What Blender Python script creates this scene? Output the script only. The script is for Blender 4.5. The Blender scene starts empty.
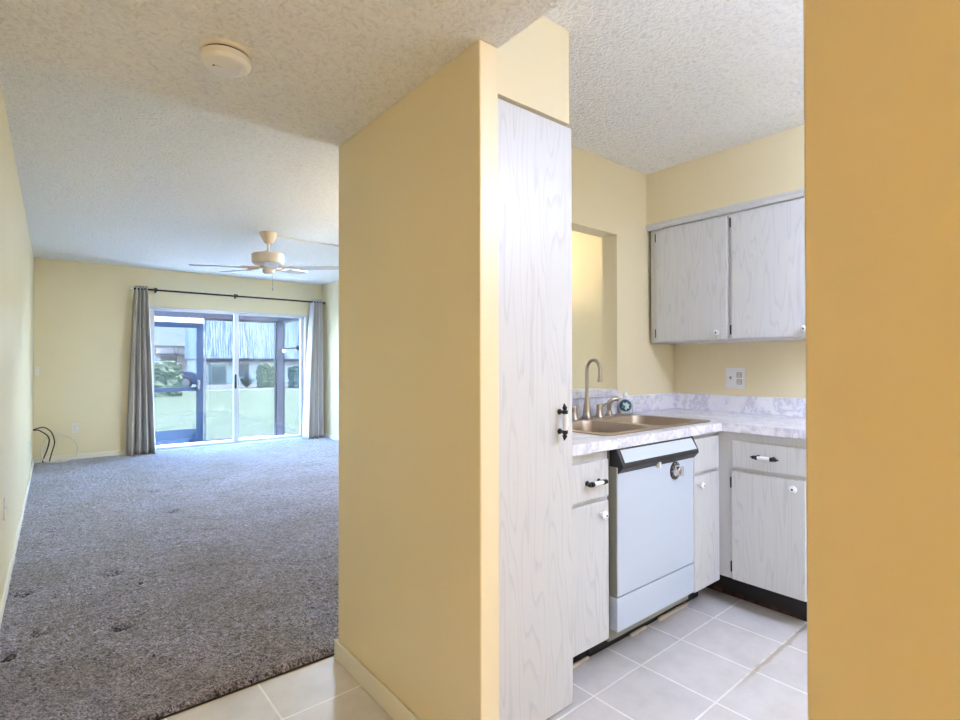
import bpy, bmesh, math, random
from mathutils import Vector, Matrix, noise
random.seed(7)
S = bpy.context.scene
COL = S.collection
PI = math.pi

# ------------------------------------------------------------------ materials
def new_mat(name):
    m = bpy.data.materials.new(name); m.use_nodes = True
    nt = m.node_tree; b = nt.nodes['Principled BSDF']
    return m, nt, b

def N(nt, t, **kw):
    n = nt.nodes.new(t)
    for k, v in kw.items():
        if k in n.inputs: n.inputs[k].default_value = v
        else: setattr(n, k, v)
    return n

def L(nt, a, b): nt.links.new(a, b)

def plain(name, col, rough=.5, metal=0., spec=.5, emit=None, es=0.):
    m, nt, b = new_mat(name)
    b.inputs['Base Color'].default_value = (*col, 1); b.inputs['Roughness'].default_value = rough
    b.inputs['Metallic'].default_value = metal; b.inputs['Specular IOR Level'].default_value = spec
    if emit:
        b.inputs['Emission Color'].default_value = (*emit, 1); b.inputs['Emission Strength'].default_value = es
    return m

def coords(nt, scale=(1, 1, 1), rot=(0, 0, 0), loc=(0, 0, 0)):
    tc = N(nt, 'ShaderNodeTexCoord'); mp = N(nt, 'ShaderNodeMapping')
    mp.inputs['Scale'].default_value = scale; mp.inputs['Rotation'].default_value = rot; mp.inputs['Location'].default_value = loc
    L(nt, tc.outputs['Object'], mp.inputs['Vector']); return mp.outputs['Vector']

def ramp(nt, fac, stops):
    r = N(nt, 'ShaderNodeValToRGB')
    e = r.color_ramp.elements
    while len(e) > 1: e.remove(e[-1])
    e[0].position = stops[0][0]; e[0].color = (*stops[0][1], 1)
    for p, c in stops[1:]:
        x = e.new(p); x.color = (*c, 1)
    L(nt, fac, r.inputs['Fac']); return r.outputs['Color']

def bump(nt, b, h, strength, dist):
    bp = N(nt, 'ShaderNodeBump'); bp.inputs['Strength'].default_value = strength; bp.inputs['Distance'].default_value = dist
    L(nt, h, bp.inputs['Height']); L(nt, bp.outputs['Normal'], b.inputs['Normal']); return bp

def paint(name, col, rough=.40):
    m, nt, b = new_mat(name)
    v = coords(nt)
    n1 = N(nt, 'ShaderNodeTexNoise', Scale=1.6, Detail=3.); L(nt, v, n1.inputs['Vector'])
    c = ramp(nt, n1.outputs['Fac'], [(.3, tuple(x * .975 for x in col)), (.7, tuple(min(1, x * 1.015) for x in col))])
    L(nt, c, b.inputs['Base Color'])
    n2 = N(nt, 'ShaderNodeTexNoise', Scale=160., Detail=2.); L(nt, v, n2.inputs['Vector'])
    bump(nt, b, n2.outputs['Fac'], .06, .002)
    b.inputs['Roughness'].default_value = rough; b.inputs['Specular IOR Level'].default_value = .5
    return m

def popcorn(name, col, scale=70., dist=.006, strength=.9):
    m, nt, b = new_mat(name)
    v = coords(nt)
    nd = N(nt, 'ShaderNodeTexNoise', Scale=18., Detail=2.); L(nt, v, nd.inputs['Vector'])
    mx = N(nt, 'ShaderNodeMixRGB'); mx.inputs['Fac'].default_value = .06; L(nt, v, mx.inputs[1]); L(nt, nd.outputs['Color'], mx.inputs[2])
    n1 = N(nt, 'ShaderNodeTexNoise', Scale=scale, Detail=4., Roughness=.6); L(nt, mx.outputs[0], n1.inputs['Vector'])
    n3 = N(nt, 'ShaderNodeTexVoronoi', Scale=scale * .9); L(nt, mx.outputs[0], n3.inputs['Vector'])
    ma = N(nt, 'ShaderNodeMath', operation='SUBTRACT'); L(nt, n1.outputs['Fac'], ma.inputs[0])
    mm = N(nt, 'ShaderNodeMath', operation='MULTIPLY'); mm.inputs[1].default_value = .35; L(nt, n3.outputs['Distance'], mm.inputs[0])
    L(nt, mm.outputs[0], ma.inputs[1])
    c = ramp(nt, ma.outputs[0], [(.08, tuple(x * .86 for x in col)), (.36, col)])
    L(nt, c, b.inputs['Base Color'])
    bump(nt, b, ma.outputs[0], strength, dist)
    b.inputs['Roughness'].default_value = .85; b.inputs['Specular IOR Level'].default_value = .15
    return m

def whitewash(name, axis='Z', base=(.635, .635, .635), dark=(.53, .53, .545)):
    """pickled oak: white with faint cathedral grain along Z"""
    m, nt, b = new_mat(name)
    v = coords(nt, scale=(9, 9, .9))
    nd = N(nt, 'ShaderNodeTexNoise', Scale=.9, Detail=2.); L(nt, v, nd.inputs['Vector'])
    mul = N(nt, 'ShaderNodeMath', operation='MULTIPLY'); mul.inputs[1].default_value = 17.; L(nt, nd.outputs['Fac'], mul.inputs[0])
    fr = N(nt, 'ShaderNodeMath', operation='FRACT'); L(nt, mul.outputs[0], fr.inputs[0])
    v2 = coords(nt, scale=(220, 220, 5))
    nf = N(nt, 'ShaderNodeTexNoise', Scale=1., Detail=3.); L(nt, v2, nf.inputs['Vector'])
    lines = ramp(nt, fr.outputs[0], [(0., (1, 1, 1)), (.10, (0, 0, 0)), (.75, (.05,) * 3), (1., (.9,) * 3)])
    mu = N(nt, 'ShaderNodeMath', operation='MULTIPLY'); L(nt, lines, mu.inputs[0]); L(nt, nf.outputs['Fac'], mu.inputs[1])
    ad = N(nt, 'ShaderNodeMath', operation='MULTIPLY_ADD'); ad.inputs[1].default_value = .28; L(nt, nf.outputs['Fac'], ad.inputs[0]); L(nt, mu.outputs[0], ad.inputs[2])
    c = ramp(nt, ad.outputs[0], [(.08, base), (.75, dark)])
    L(nt, c, b.inputs['Base Color']); b.inputs['Roughness'].default_value = .42
    bump(nt, b, ad.outputs[0], .15, -.001)
    return m

def marble(name):
    m, nt, b = new_mat(name)
    v = coords(nt, scale=(1, 1, 1.0))
    nd = N(nt, 'ShaderNodeTexNoise', Scale=5., Detail=4.); L(nt, v, nd.inputs['Vector'])
    mx = N(nt, 'ShaderNodeMixRGB'); mx.inputs['Fac'].default_value = .35; L(nt, v, mx.inputs[1]); L(nt, nd.outputs['Color'], mx.inputs[2])
    n1 = N(nt, 'ShaderNodeTexNoise', Scale=9., Detail=5., Roughness=.6); L(nt, mx.outputs[0], n1.inputs['Vector'])
    s = N(nt, 'ShaderNodeMath', operation='SUBTRACT'); s.inputs[1].default_value = .5; L(nt, n1.outputs['Fac'], s.inputs[0])
    a = N(nt, 'ShaderNodeMath', operation='ABSOLUTE'); L(nt, s.outputs[0], a.inputs[0])
    n2 = N(nt, 'ShaderNodeTexNoise', Scale=6., Detail=2.); L(nt, v, n2.inputs['Vector'])
    veins = ramp(nt, a.outputs[0], [(0., (.60, .60, .70)), (.02, (.74, .74, .81)), (.08, (.87, .87, .91))])
    tone = ramp(nt, n2.outputs['Fac'], [(.42, (.92, .91, .92)), (.62, (1, 1, 1))])
    mm = N(nt, 'ShaderNodeMixRGB', blend_type='MULTIPLY'); mm.inputs['Fac'].default_value = 1; L(nt, veins, mm.inputs[1]); L(nt, tone, mm.inputs[2])
    L(nt, mm.outputs[0], b.inputs['Base Color']); b.inputs['Roughness'].default_value = .28
    return m

def tile_mat(name):
    m, nt, b = new_mat(name)
    v = coords(nt, rot=(0, 0, math.radians(-.8)), loc=(-.631, -1.804, 0))
    br = N(nt, 'ShaderNodeTexBrick', offset=0., squash=1.)
    br.inputs['Scale'].default_value = 1.; br.inputs['Brick Width'].default_value = .304; br.inputs['Row Height'].default_value = .302
    br.inputs['Mortar Size'].default_value = .0048; br.inputs['Mortar Smooth'].default_value = .3; br.inputs['Bias'].default_value = 0
    br.inputs['Color1'].default_value = (.70, .665, .655, 1); br.inputs['Color2'].default_value = (.655, .625, .615, 1)
    br.inputs['Mortar'].default_value = (.93, .92, .90, 1)
    L(nt, v, br.inputs['Vector'])
    vv = coords(nt)
    n1 = N(nt, 'ShaderNodeTexNoise', Scale=7., Detail=6., Roughness=.65); L(nt, vv, n1.inputs['Vector'])
    tone = ramp(nt, n1.outputs['Fac'], [(.3, (.86, .85, .84)), (.6, (1, 1, 1)), (.8, (1.0, .98, .96))])
    mm = N(nt, 'ShaderNodeMixRGB', blend_type='MULTIPLY'); mm.inputs['Fac'].default_value = 1
    L(nt, br.outputs['Color'], mm.inputs[1]); L(nt, tone, mm.inputs[2])
    # an old brown crack stain following one grout joint by the galley
    sx = N(nt, 'ShaderNodeSeparateXYZ'); L(nt, vv, sx.inputs[0])
    nz = N(nt, 'ShaderNodeTexNoise', Scale=14., Detail=3.); L(nt, vv, nz.inputs['Vector'])
    k = N(nt, 'ShaderNodeMath', operation='MULTIPLY_ADD'); k.inputs[1].default_value = .03; k.inputs[2].default_value = -.938 ; L(nt, nz.outputs['Fac'], k.inputs[0])
    y2 = N(nt, 'ShaderNodeMath', operation='ADD'); L(nt, sx.outputs['Y'], y2.inputs[0]); L(nt, k.outputs[0], y2.inputs[1])
    x2 = N(nt, 'ShaderNodeMath', operation='MULTIPLY_ADD'); x2.inputs[1].default_value = -.014; x2.inputs[2].default_value = .033; L(nt, sx.outputs['X'], x2.inputs[0])
    y3 = N(nt, 'ShaderNodeMath', operation='ADD'); L(nt, y2.outputs[0], y3.inputs[0]); L(nt, x2.outputs[0], y3.inputs[1])
    ab = N(nt, 'ShaderNodeMath', operation='ABSOLUTE'); L(nt, y3.outputs[0], ab.inputs[0])
    near = N(nt, 'ShaderNodeMapRange'); near.inputs['From Min'].default_value = .004; near.inputs['From Max'].default_value = .014; near.inputs['To Min'].default_value = 1; near.inputs['To Max'].default_value = 0
    L(nt, ab.outputs[0], near.inputs['Value'])
    xr = N(nt, 'ShaderNodeMapRange'); xr.inputs['From Min'].default_value = 1.95; xr.inputs['From Max'].default_value = 2.15; L(nt, sx.outputs['X'], xr.inputs['Value'])
    st = N(nt, 'ShaderNodeMath', operation='MULTIPLY'); L(nt, near.outputs[0], st.inputs[0]); L(nt, xr.outputs[0], st.inputs[1])
    st2 = N(nt, 'ShaderNodeMath', operation='MULTIPLY'); st2.inputs[1].default_value = .75; L(nt, st.outputs[0], st2.inputs[0])
    m2 = N(nt, 'ShaderNodeMixRGB'); L(nt, st2.outputs[0], m2.inputs['Fac']); L(nt, mm.outputs[0], m2.inputs[1]); m2.inputs[2].default_value = (.40, .33, .24, 1)
    L(nt, m2.outputs[0], b.inputs['Base Color'])
    b.inputs['Roughness'].default_value = .45
    inv = N(nt, 'ShaderNodeMath', operation='SUBTRACT'); inv.inputs[0].default_value = 1; L(nt, br.outputs['Fac'], inv.inputs[1])
    bump(nt, b, inv.outputs[0], .5, .002)
    return m

def carpet_mat(name):
    m, nt, b = new_mat(name)
    v = coords(nt)
    n1 = N(nt, 'ShaderNodeTexNoise', Scale=52., Detail=3., Roughness=.75, Distortion=1.6); L(nt, v, n1.inputs['Vector'])
    n2 = N(nt, 'ShaderNodeTexNoise', Scale=2.2, Detail=4.); L(nt, v, n2.inputs['Vector'])
    c = ramp(nt, n1.outputs['Fac'], [(.37, (.014, .013, .022)), (.47, (.13, .125, .185)), (.56, (.44, .42, .57)), (.65, (.80, .78, .97))])
    t = ramp(nt, n2.outputs['Fac'], [(.35, (.74, .70, .68)), (.62, (1.08, 1.08, 1.14))])
    mm = N(nt, 'ShaderNodeMixRGB', blend_type='MULTIPLY'); mm.inputs['Fac'].default_value = 1
    L(nt, c, mm.inputs[1]); L(nt, t, mm.inputs[2]); L(nt, mm.outputs[0], b.inputs['Base Color'])
    b.inputs['Roughness'].default_value = .9; b.inputs['Specular IOR Level'].default_value = .1
    b.inputs['Sheen Weight'].default_value = .9; b.inputs['Sheen Roughness'].default_value = .35
    bump(nt, b, n1.outputs['Fac'], 1., .02)
    return m

def leaf_mat(name, c1, c2, scale=14.):
    m, nt, b = new_mat(name)
    v = coords(nt)
    n = N(nt, 'ShaderNodeTexNoise', Scale=scale, Detail=4., Roughness=.7); L(nt, v, n.inputs['Vector'])
    L(nt, ramp(nt, n.outputs['Fac'], [(.35, c1), (.65, c2)]), b.inputs['Base Color'])
    b.inputs['Roughness'].default_value = .9; b.inputs['Specular IOR Level'].default_value = .02
    bump(nt, b, n.outputs['Fac'], .8, .06)
    return m

def boards(name, c1, c2, scale=6.):
    m, nt, b = new_mat(name)
    v = coords(nt, scale=(scale, scale, .25))
    n = N(nt, 'ShaderNodeTexNoise', Scale=1., Detail=3.); L(nt, v, n.inputs['Vector'])
    L(nt, ramp(nt, n.outputs['Fac'], [(.42, c1), (.58, c2)]), b.inputs['Base Color']); b.inputs['Roughness'].default_value = .9; b.inputs['Specular IOR Level'].default_value = .05
    return m

def see_through(name, col, alpha, gloss=0.):
    m = bpy.data.materials.new(name); m.use_nodes = True; nt = m.node_tree
    nt.nodes.clear()
    o = N(nt, 'ShaderNodeOutputMaterial'); t = N(nt, 'ShaderNodeBsdfTransparent'); mx = N(nt, 'ShaderNodeMixShader')
    d = N(nt, 'ShaderNodeBsdfGlossy') if gloss else N(nt, 'ShaderNodeBsdfDiffuse')
    d.inputs['Color'].default_value = (*col, 1)
    if gloss: d.inputs['Roughness'].default_value = .02
    mx.inputs['Fac'].default_value = alpha
    L(nt, t.outputs[0], mx.inputs[1]); L(nt, d.outputs[0], mx.inputs[2]); L(nt, mx.outputs[0], o.inputs['Surface'])
    return m

WALLC = (.79, .695, .47)
M = dict(
    wall=paint('pale_yellow_paint', WALLC),
    ceil=popcorn('popcorn_ceiling', (.91, .91, .90), 78., .013, 1.),
    ceilk=popcorn('kitchen_popcorn', (.92, .92, .91), 75., .008, 1.),
    base=plain('baseboard_paint', (.80, .76, .66), .45),
    white=plain('white_gloss', (.86, .86, .87), .3),
    offwhite=plain('ivory_plastic', (.80, .76, .68), .4),
    wood=whitewash('whitewashed_oak'),
    frame=whitewash('whitewashed_frame', base=(.64, .64, .645), dark=(.585, .585, .59)),
    marble=marble('marble_laminate'),
    tile=tile_mat('ceramic_tile'),
    carpet=carpet_mat('shag_carpet'),
    black=plain('black_plastic', (.012, .012, .016), .35),
    toe=plain('dark_toe_kick', (.012, .009, .008), .5),
    iron=plain('black_iron', (.02, .018, .016), .4, .6),
    chrome=plain('chrome', (.75, .75, .77), .15, 1.),
    steel=plain('brushed_steel', (.46, .385, .31), .42, 1.),
    nickel=plain('brushed_nickel', (.42, .36, .30), .32, 1.),
    dwwhite=plain('enamel_white', (.53, .60, .71), .25),
    dwside=plain('appliance_side', (.26, .26, .22), .5),
    glass=see_through('window_glass', (.9, .95, 1), .05, 1.),
    screen=see_through('insect_screen', (.004, .0045, .005), .42),
    alum=plain('aluminium', (.62, .62, .64), .4, .3),
    blue=plain('dark_blue_metal', (.0045, .013, .032), .8, spec=.12),
    slate=plain('slate_paint', (.011, .012, .021), .8, spec=.12),
    pframe=plain('screen_frame', (.05, .053, .06), .8, spec=.12),
    fan=plain('fan_beige', (.74, .62, .50), .4),
    blade=plain('fan_blade_white', (.56, .56, .57), .45),
    bladetop=plain('fan_blade_edge', (.30, .31, .33), .5),
    curtain=plain('curtain_fabric', (.58, .545, .51), .9, spec=.1),
    cable=plain('black_cable', (.012, .012, .013), .5),
    wcable=plain('white_cable', (.72, .68, .58), .5),
    clear=see_through('clear_plastic', (.75, .80, .80), .38),
    teal=plain('teal_label', (.05, .26, .27), .4),
    navy=plain('label_navy', (.02, .05, .10), .4),
    pale=plain('label_pale', (.70, .85, .80), .4),
    detector=plain('detector_plastic', (.78, .75, .67), .4),
    dark=plain('dark_slot', (.03, .03, .03), .6),
    rust=plain('old_adhesive', (.10, .03, .02), .7),
    chip=plain('bare_wood', (.62, .53, .42), .7),
    lawn=leaf_mat('lawn_grass', (.027, .037, .022), (.058, .067, .052), 5.),
    hedge=leaf_mat('hedge_leaf', (.028, .040, .030), (.095, .110, .075), 9.),
    hedge2=leaf_mat('hedge_leaf_dark', (0.0248, 0.0403, 0.0403), (0.0403, 0.0558, 0.0527), 9.),
    concrete=plain('pale_concrete', (0.0744, 0.0744, 0.0744), .8, spec=.05),
    slab=plain('patio_concrete', (.82, .82, .82), .8, spec=.05),
    road=plain('road_asphalt', (0.0465, 0.04836, 0.0527), .85, spec=.05),
    board=boards('mansard_boards', (.085, .11, .15), (.25, .26, .28), 13.),
    stucco=plain('pale_stucco', (0.2604, 0.2604, 0.2604), .8, spec=.05),
    roofing=plain('grey_shingle', (0.0434, 0.05456, 0.06014), .9, spec=.05),
    util=plain('utility_grey', (0.0744, 0.0868, 0.0775), .6, spec=.05),
    car=plain('car_blue', (.010, .018, .042), .6, spec=.12),
    tyre=plain('tyre', (.006, .007, .010), .8, spec=.1),
    hub=plain('hubcap', (.055, .06, .068), .6, spec=.1),
    carglass=plain('car_glass', (.016, .022, .03), .4, spec=.12),
    pink=plain('pink_stucco', (0.2232, 0.1798, 0.1736), .8, spec=.05),
    bwin=plain('far_window', (0.0186, 0.0217, 0.031), .3),
)

# ------------------------------------------------------------------ mesh builder
class MB:
    def __init__(s): s.bm = bmesh.new()
    def _mi(s, faces, mi):
        for f in faces: f.material_index = mi
    def poly(s, pts, mi=0):
        vs = [s.bm.verts.new(p) for p in pts]; f = s.bm.faces.new(vs); f.material_index = mi; return s
    def box(s, x0, x1, y0, y1, z0, z1, mi=0):
        v = [s.bm.verts.new((x, y, z)) for x in (x0, x1) for y in (y0, y1) for z in (z0, z1)]
        for q in ((0, 1, 3, 2), (4, 6, 7, 5), (0, 4, 5, 1), (2, 3, 7, 6), (0, 2, 6, 4), (1, 5, 7, 3)):
            s.bm.faces.new([v[i] for i in q]).material_index = mi
        return s
    def prism(s, pts, axis, a, b, mi=0):
        """extrude a 2D outline along an axis"""
        def P(p, t):
            return {'X': (t, p[0], p[1]), 'Y': (p[0], t, p[1]), 'Z': (p[0], p[1], t)}[axis]
        A = [s.bm.verts.new(P(p, a)) for p in pts]; B = [s.bm.verts.new(P(p, b)) for p in pts]
        n = len(pts)
        fs = [s.bm.faces.new(A), s.bm.faces.new(B[::-1])]
        for i in range(n): fs.append(s.bm.faces.new((A[i], B[i], B[(i + 1) % n], A[(i + 1) % n])))
        s._mi(fs, mi); return s
    def tube(s, pts, r, seg=10, mi=0, cap=True):
        pts = [Vector(p) for p in pts]; rs = r if isinstance(r, (list, tuple)) else [r] * len(pts)
        up = None; rings = []
        for i, p in enumerate(pts):
            d = (pts[min(i + 1, len(pts) - 1)] - pts[max(i - 1, 0)]).normalized()
            if up is None:
                up = d.orthogonal().normalized()
            else:
                up = (up - d * up.dot(d)).normalized()
            w = d.cross(up)
            rings.append([s.bm.verts.new(p + (up * math.cos(2 * PI * k / seg) + w * math.sin(2 * PI * k / seg)) * rs[i]) for k in range(seg)])
        for a, b in zip(rings, rings[1:]):
            for k in range(seg): s.bm.faces.new((a[k], a[(k + 1) % seg], b[(k + 1) % seg], b[k])).material_index = mi
        if cap:
            s.bm.faces.new(rings[0][::-1]).material_index = mi; s.bm.faces.new(rings[-1]).material_index = mi
        return s
    def lathe(s, c, prof, d=(0, 0, 1), seg=24, mi=0):
        """profile [(radius, height along d)] around point c"""
        c = Vector(c); d = Vector(d).normalized(); u = d.orthogonal().normalized(); w = d.cross(u)
        prev = None
        for r, h in prof:
            if r < 1e-6: ring = [s.bm.verts.new(c + d * h)]
            else: ring = [s.bm.verts.new(c + d * h + (u * math.cos(2 * PI * k / seg) + w * math.sin(2 * PI * k / seg)) * r) for k in range(seg)]
            if prev:
                for k in range(seg):
                    k2 = (k + 1) % seg
                    if len(prev) == 1 and len(ring) == 1: continue
                    if len(prev) == 1: f = (prev[0], ring[k2], ring[k])
                    elif len(ring) == 1: f = (prev[k], prev[k2], ring[0])
                    else: f = (prev[k], prev[k2], ring[k2], ring[k])
                    s.bm.faces.new(f).material_index = mi
            prev = ring
        return s
    def xform(s, mat):
        bmesh.ops.transform(s.bm, matrix=mat, verts=s.bm.verts); return s
    def build(s, name, mats, parent=None, bevel=0., smooth=None, seg=2, origin=None):
        bmesh.ops.recalc_face_normals(s.bm, faces=s.bm.faces)
        me = bpy.data.meshes.new(name)
        off = Vector((0, 0, 0))
        if parent is not None: off = wloc(parent)
        elif origin is not None: off = Vector(origin)
        if off.length: bmesh.ops.translate(s.bm, verts=s.bm.verts, vec=-off)
        s.bm.to_mesh(me); s.bm.free()
        if not isinstance(mats, (list, tuple)): mats = [mats]
        for m in mats: me.materials.append(m)
        if smooth is not None:
            for p in me.polygons: p.use_smooth = True
            me.set_sharp_from_angle(angle=math.radians(smooth))
        o = bpy.data.objects.new(name, me); COL.objects.link(o)
        if parent is not None: o.parent = parent
        elif origin is not None: o.location = origin
        if bevel:
            b = o.modifiers.new('bevel', 'BEVEL'); b.width = bevel; b.segments = seg; b.limit_method = 'ANGLE'; b.angle_limit = math.radians(40)
        return o

def wloc(o):
    v = Vector(o.location)
    while o.parent is not None:
        o = o.parent; v = v + Vector(o.location)
    return v

def tag(o, label, cat, group=None, kind=None):
    if label: o['label'] = label
    if cat: o['category'] = cat
    if group: o['group'] = group
    if kind: o['kind'] = kind
    return o

def thing(name, label, cat, loc, group=None):
    o = bpy.data.objects.new(name, None); COL.objects.link(o); o.location = loc; o.empty_display_size = .05
    return tag(o, label, cat, group)

def struct(mb, name, mat, parent=None, **kw):
    o = mb.build(name, mat, parent, **kw)
    if parent is None: o['kind'] = 'structure'
    return o

def copy_tree(o, loc, label=None, group=None):
    def rec(x, p):
        c = x.copy(); COL.objects.link(c)
        if p is not None: c.parent = p
        for k in list(x.children): rec(k, c)
        return c
    r = rec(o, None); r.location = loc
    if label: r['label'] = label
    if group: r['group'] = group
    return r

# ------------------------------------------------------------------ room dimensions (metres)
XL, XR = -.197, 3.414            # living room left / right walls
YB = 8.288                       # wall with the sliding door
XW, XK = .909, .978              # hall partition faces
YN, YF = 1.116, 2.044            # partition ends
YS, YS2 = 1.877, 1.985           # sink wall
XE = 3.189                       # kitchen end wall
ZH, ZK, ZL = 2.1105, 2.394, 2.506
YH = .3135                       # end of right hall wall
YBACK, YKB = -2.6, -1.5

# floors
f = MB(); f.box(XL - .1, XE + .1, YBACK - .1, 2.15, -.08, 0); struct(f, 'floor', M['tile'])

def build_carpet():
    dents = [(-.122, 3.606), (.253, 3.626), (.234, 2.87), (-.045, 3.032), (-.142, 2.871), (.732, 5.709), (.748, 4.854), (-.015, 4.838)]
    y0 = 2.083
    ys = [y0, y0 + .0005, y0 + .004, y0 + .009, y0 + .016]; y = y0 + .024
    while y < YB + .03:
        ys.append(y); y += .010 + max(0, (y - 2.6)) * .0055
    ys.append(YB + .03)
    xs = []; x = XL
    while x < XR: xs.append(x); x += .010 + (max(0, x - 1.0)) * .012
    xs.append(XR)
    bm = bmesh.new(); rows = []
    for j, y in enumerate(ys):
        row = []
        for x in xs:
            n = noise.noise(Vector((x * 62, y * 62, 0))) * .6 + noise.noise(Vector((x * 130, y * 130, 3))) * .4
            marks = noise.noise(Vector((x * 2.1 + 3, y * 5.5, 7)))
            z = .026 + n * .015 + noise.noise(Vector((x * 5, y * 7, 1))) * .008
            r = 1 - abs(noise.noise(Vector((x * 3.2, y * 3.2 + x, 11)))) * 6
            if r > 0 and marks > .05: z -= .006 * r
            for dx, dy in dents:
                q = ((x - dx) / .045) ** 2 + ((y - dy) / .03) ** 2
                if q < 4: z -= .045 * math.exp(-q * 1.2)
            if j == 0: z = .001
            elif j == 1: z = .008 + n * .001
            elif j == 2: z = .016 + n * .003
            elif j == 3: z = .021 + n * .005
            yy = y + (noise.noise(Vector((x * 18, 5, 0))) * .004 if j < 5 else 0)
            row.append(bm.verts.new((x, yy, z)))
        rows.append(row)
    for a, b in zip(rows, rows[1:]):
        for k in range(len(xs) - 1): bm.faces.new((a[k], a[k + 1], b[k + 1], b[k]))
    me = bpy.data.meshes.new('carpet_floor'); bm.to_mesh(me); bm.free(); me.materials.append(M['carpet'])
    for p in me.polygons: p.use_smooth = True
    o = bpy.data.objects.new('carpet_floor', me); COL.objects.link(o); o['kind'] = 'structure'
build_carpet()
f = MB(); f.box(XL - .1, XR + .1, 2.15, YB + .16, -.08, 0); struct(f, 'subfloor', M['concrete'])
f = MB(); f.box(XL, XW + .02, 2.074, 2.0835, .0005, .0035); struct(f, 'trim_1', M['toe'])

# ceilings
c = MB(); c.box(XL - .1, XK, YBACK - .1, YF, ZH, 2.60); struct(c, 'ceiling_hall', M['ceil'])
c = MB(); c.box(XL - .1, XR + .2, YF - .0, YB + .1, ZL, 2.60); c.box(XK, XR + .2, YS2, YF, ZL, 2.60); struct(c, 'ceiling_living', M['ceil'])
c = MB(); c.box(XK, XE + .1, YKB - .1, YS, ZK, 2.60); struct(c, 'ceiling_kitchen', M['ceilk'])

# walls
w = MB(); w.box(XL - .12, XL, YBACK - .1, YB + .16, -.05, 2.6); struct(w, 'wall_left', M['wall'])
DX0, DX1, DZ = .962, 3.16, 1.985
w = MB(); w.box(XL, DX0, YB, YB + .16, -.05, 2.6); w.box(DX1, XR + .2, YB, YB + .16, -.05, 2.6); w.box(DX0, DX1, YB, YB + .16, DZ, 2.6)
struct(w, 'wall_back', M['wall'])
w = MB(); w.box(XR, XR + .2, YS2, YB, -.05, 2.6); struct(w, 'wall_right', M['wall'])
w = MB(); w.box(XW, XK, YN, YF, -.02, ZH); struct(w, 'wall_partition', M['wall'], bevel=.004)
w = MB(); w.box(XW, XK, YBACK, YH, -.02, ZH); struct(w, 'wall_hall', M['wall'], bevel=.004)
w = MB(); w.box(XL, XW, YBACK - .1, YBACK, -.02, ZH); struct(w, 'wall_hall_rear', M['wall'])
PX0, PX1, PZ0, PZ1 = 1.46, 2.57, 1.018, 1.973
w = MB(); w.box(XK, PX0, YS, YS2, -.02, ZL); w.box(PX1, XE + .02, YS, YS2, -.02, ZL); w.box(PX0, PX1, YS, YS2, PZ1, ZL); w.box(PX0, PX1, YS, YS2, -.02, PZ0)
struct(w, 'wall_sink', M['wall'])
w = MB(); w.box(XE, XR, YKB - .1, YS2, -.02, 2.6); struct(w, 'wall_kitchen_end', M['wall'])
w = MB(); w.box(XK, XE, YKB - .1, YKB, -.02, 2.6); struct(w, 'wall_kitchen_rear', M['wall'])
w = MB(); w.box(2.874, XE, YKB, YS, 2.072, ZK); struct(w, 'wall_soffit', M['wall'])
w = MB(); w.box(XK, 1.417, 1.236, YS, 2.062, ZK); struct(w, 'wall_pantry', M['wall'])
# baseboards
def basebd(name, x0, x1, y0, y1, h=.078):
    b = MB(); b.box(x0, x1, y0, y1, 0, h); struct(b, name, M['base'], bevel=.005)
basebd('baseboard_left', XL, XL + .013, YBACK, YB, .085)
basebd('baseboard_back', XL, DX0 - .01, YB - .013, YB, .085)
basebd('baseboard_right', XR - .013, XR, YS2, YB, .085)
basebd('baseboard_partition', XW - .013, XW, YN, YF + .013)
basebd('baseboard_partition_end', XW, XK, YF, YF + .013)
basebd('baseboard_hall', XW - .013, XW, YBACK, YH)

# sill slab of the pass-through
s = MB(); s.box(PX0 - .05, PX1 - .003, YS - .018, YS2 + .10, 1.019, 1.060)
o = s.build('pass_through_ledge', M['marble'], bevel=.004); tag(o, 'marble-look laminate ledge on the pass-through opening behind the faucet', 'ledge')

# ------------------------------------------------------------------ sliding glass door
d = bpy.data.objects.new('door_1', None); COL.objects.link(d); d.location = (2.06, YB + .08, 0); d['kind'] = 'structure'
fr = MB()
fr.box(DX0, DX0 + .04, YB - .012, YB + .14, 0, DZ); fr.box(DX1 - .04, DX1, YB - .012, YB + .14, 0, DZ)
fr.box(DX0, DX1, YB - .012, YB + .14, DZ - .012, DZ + .012); fr.box(DX0, DX1, YB - .03, YB + .15, -.01, .035)
fr.build('frame', M['alum'], d, bevel=.003)
def panel(name, x0, x1, y0, y1, sl, sr, mat):
    p = MB(); p.box(x0, x0 + sl, y0, y1, .036, DZ - .013); p.box(x1 - sr, x1, y0, y1, .036, DZ - .013)
    p.box(x0 + sl, x1 - sr, y0, y1, .036, .075); p.box(x0 + sl, x1 - sr, y0, y1, DZ - .036, DZ - .013)
    po = p.build(name, mat, d, bevel=.002)
    g = MB(); g.box(x0 + sl - .003, x1 - sr + .003, (y0 + y1) / 2 - .003, (y0 + y1) / 2 + .003, .07, DZ - .03); g.build('glass', M['glass'], po)
    return po
p1 = panel('sliding_panel', 1.003, 2.105, YB + .02, YB + .055, .05, .045, M['alum'])
p2 = panel('fixed_panel', 2.085, DX1 - .041, YB + .065, YB + .10, .055, .05, M['alum'])
hd = MB(); hd.box(2.068, 2.094, YB - .012, YB + .02, .85, 1.06); hd.build('handle', M['black'], p1, bevel=.006)

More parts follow.
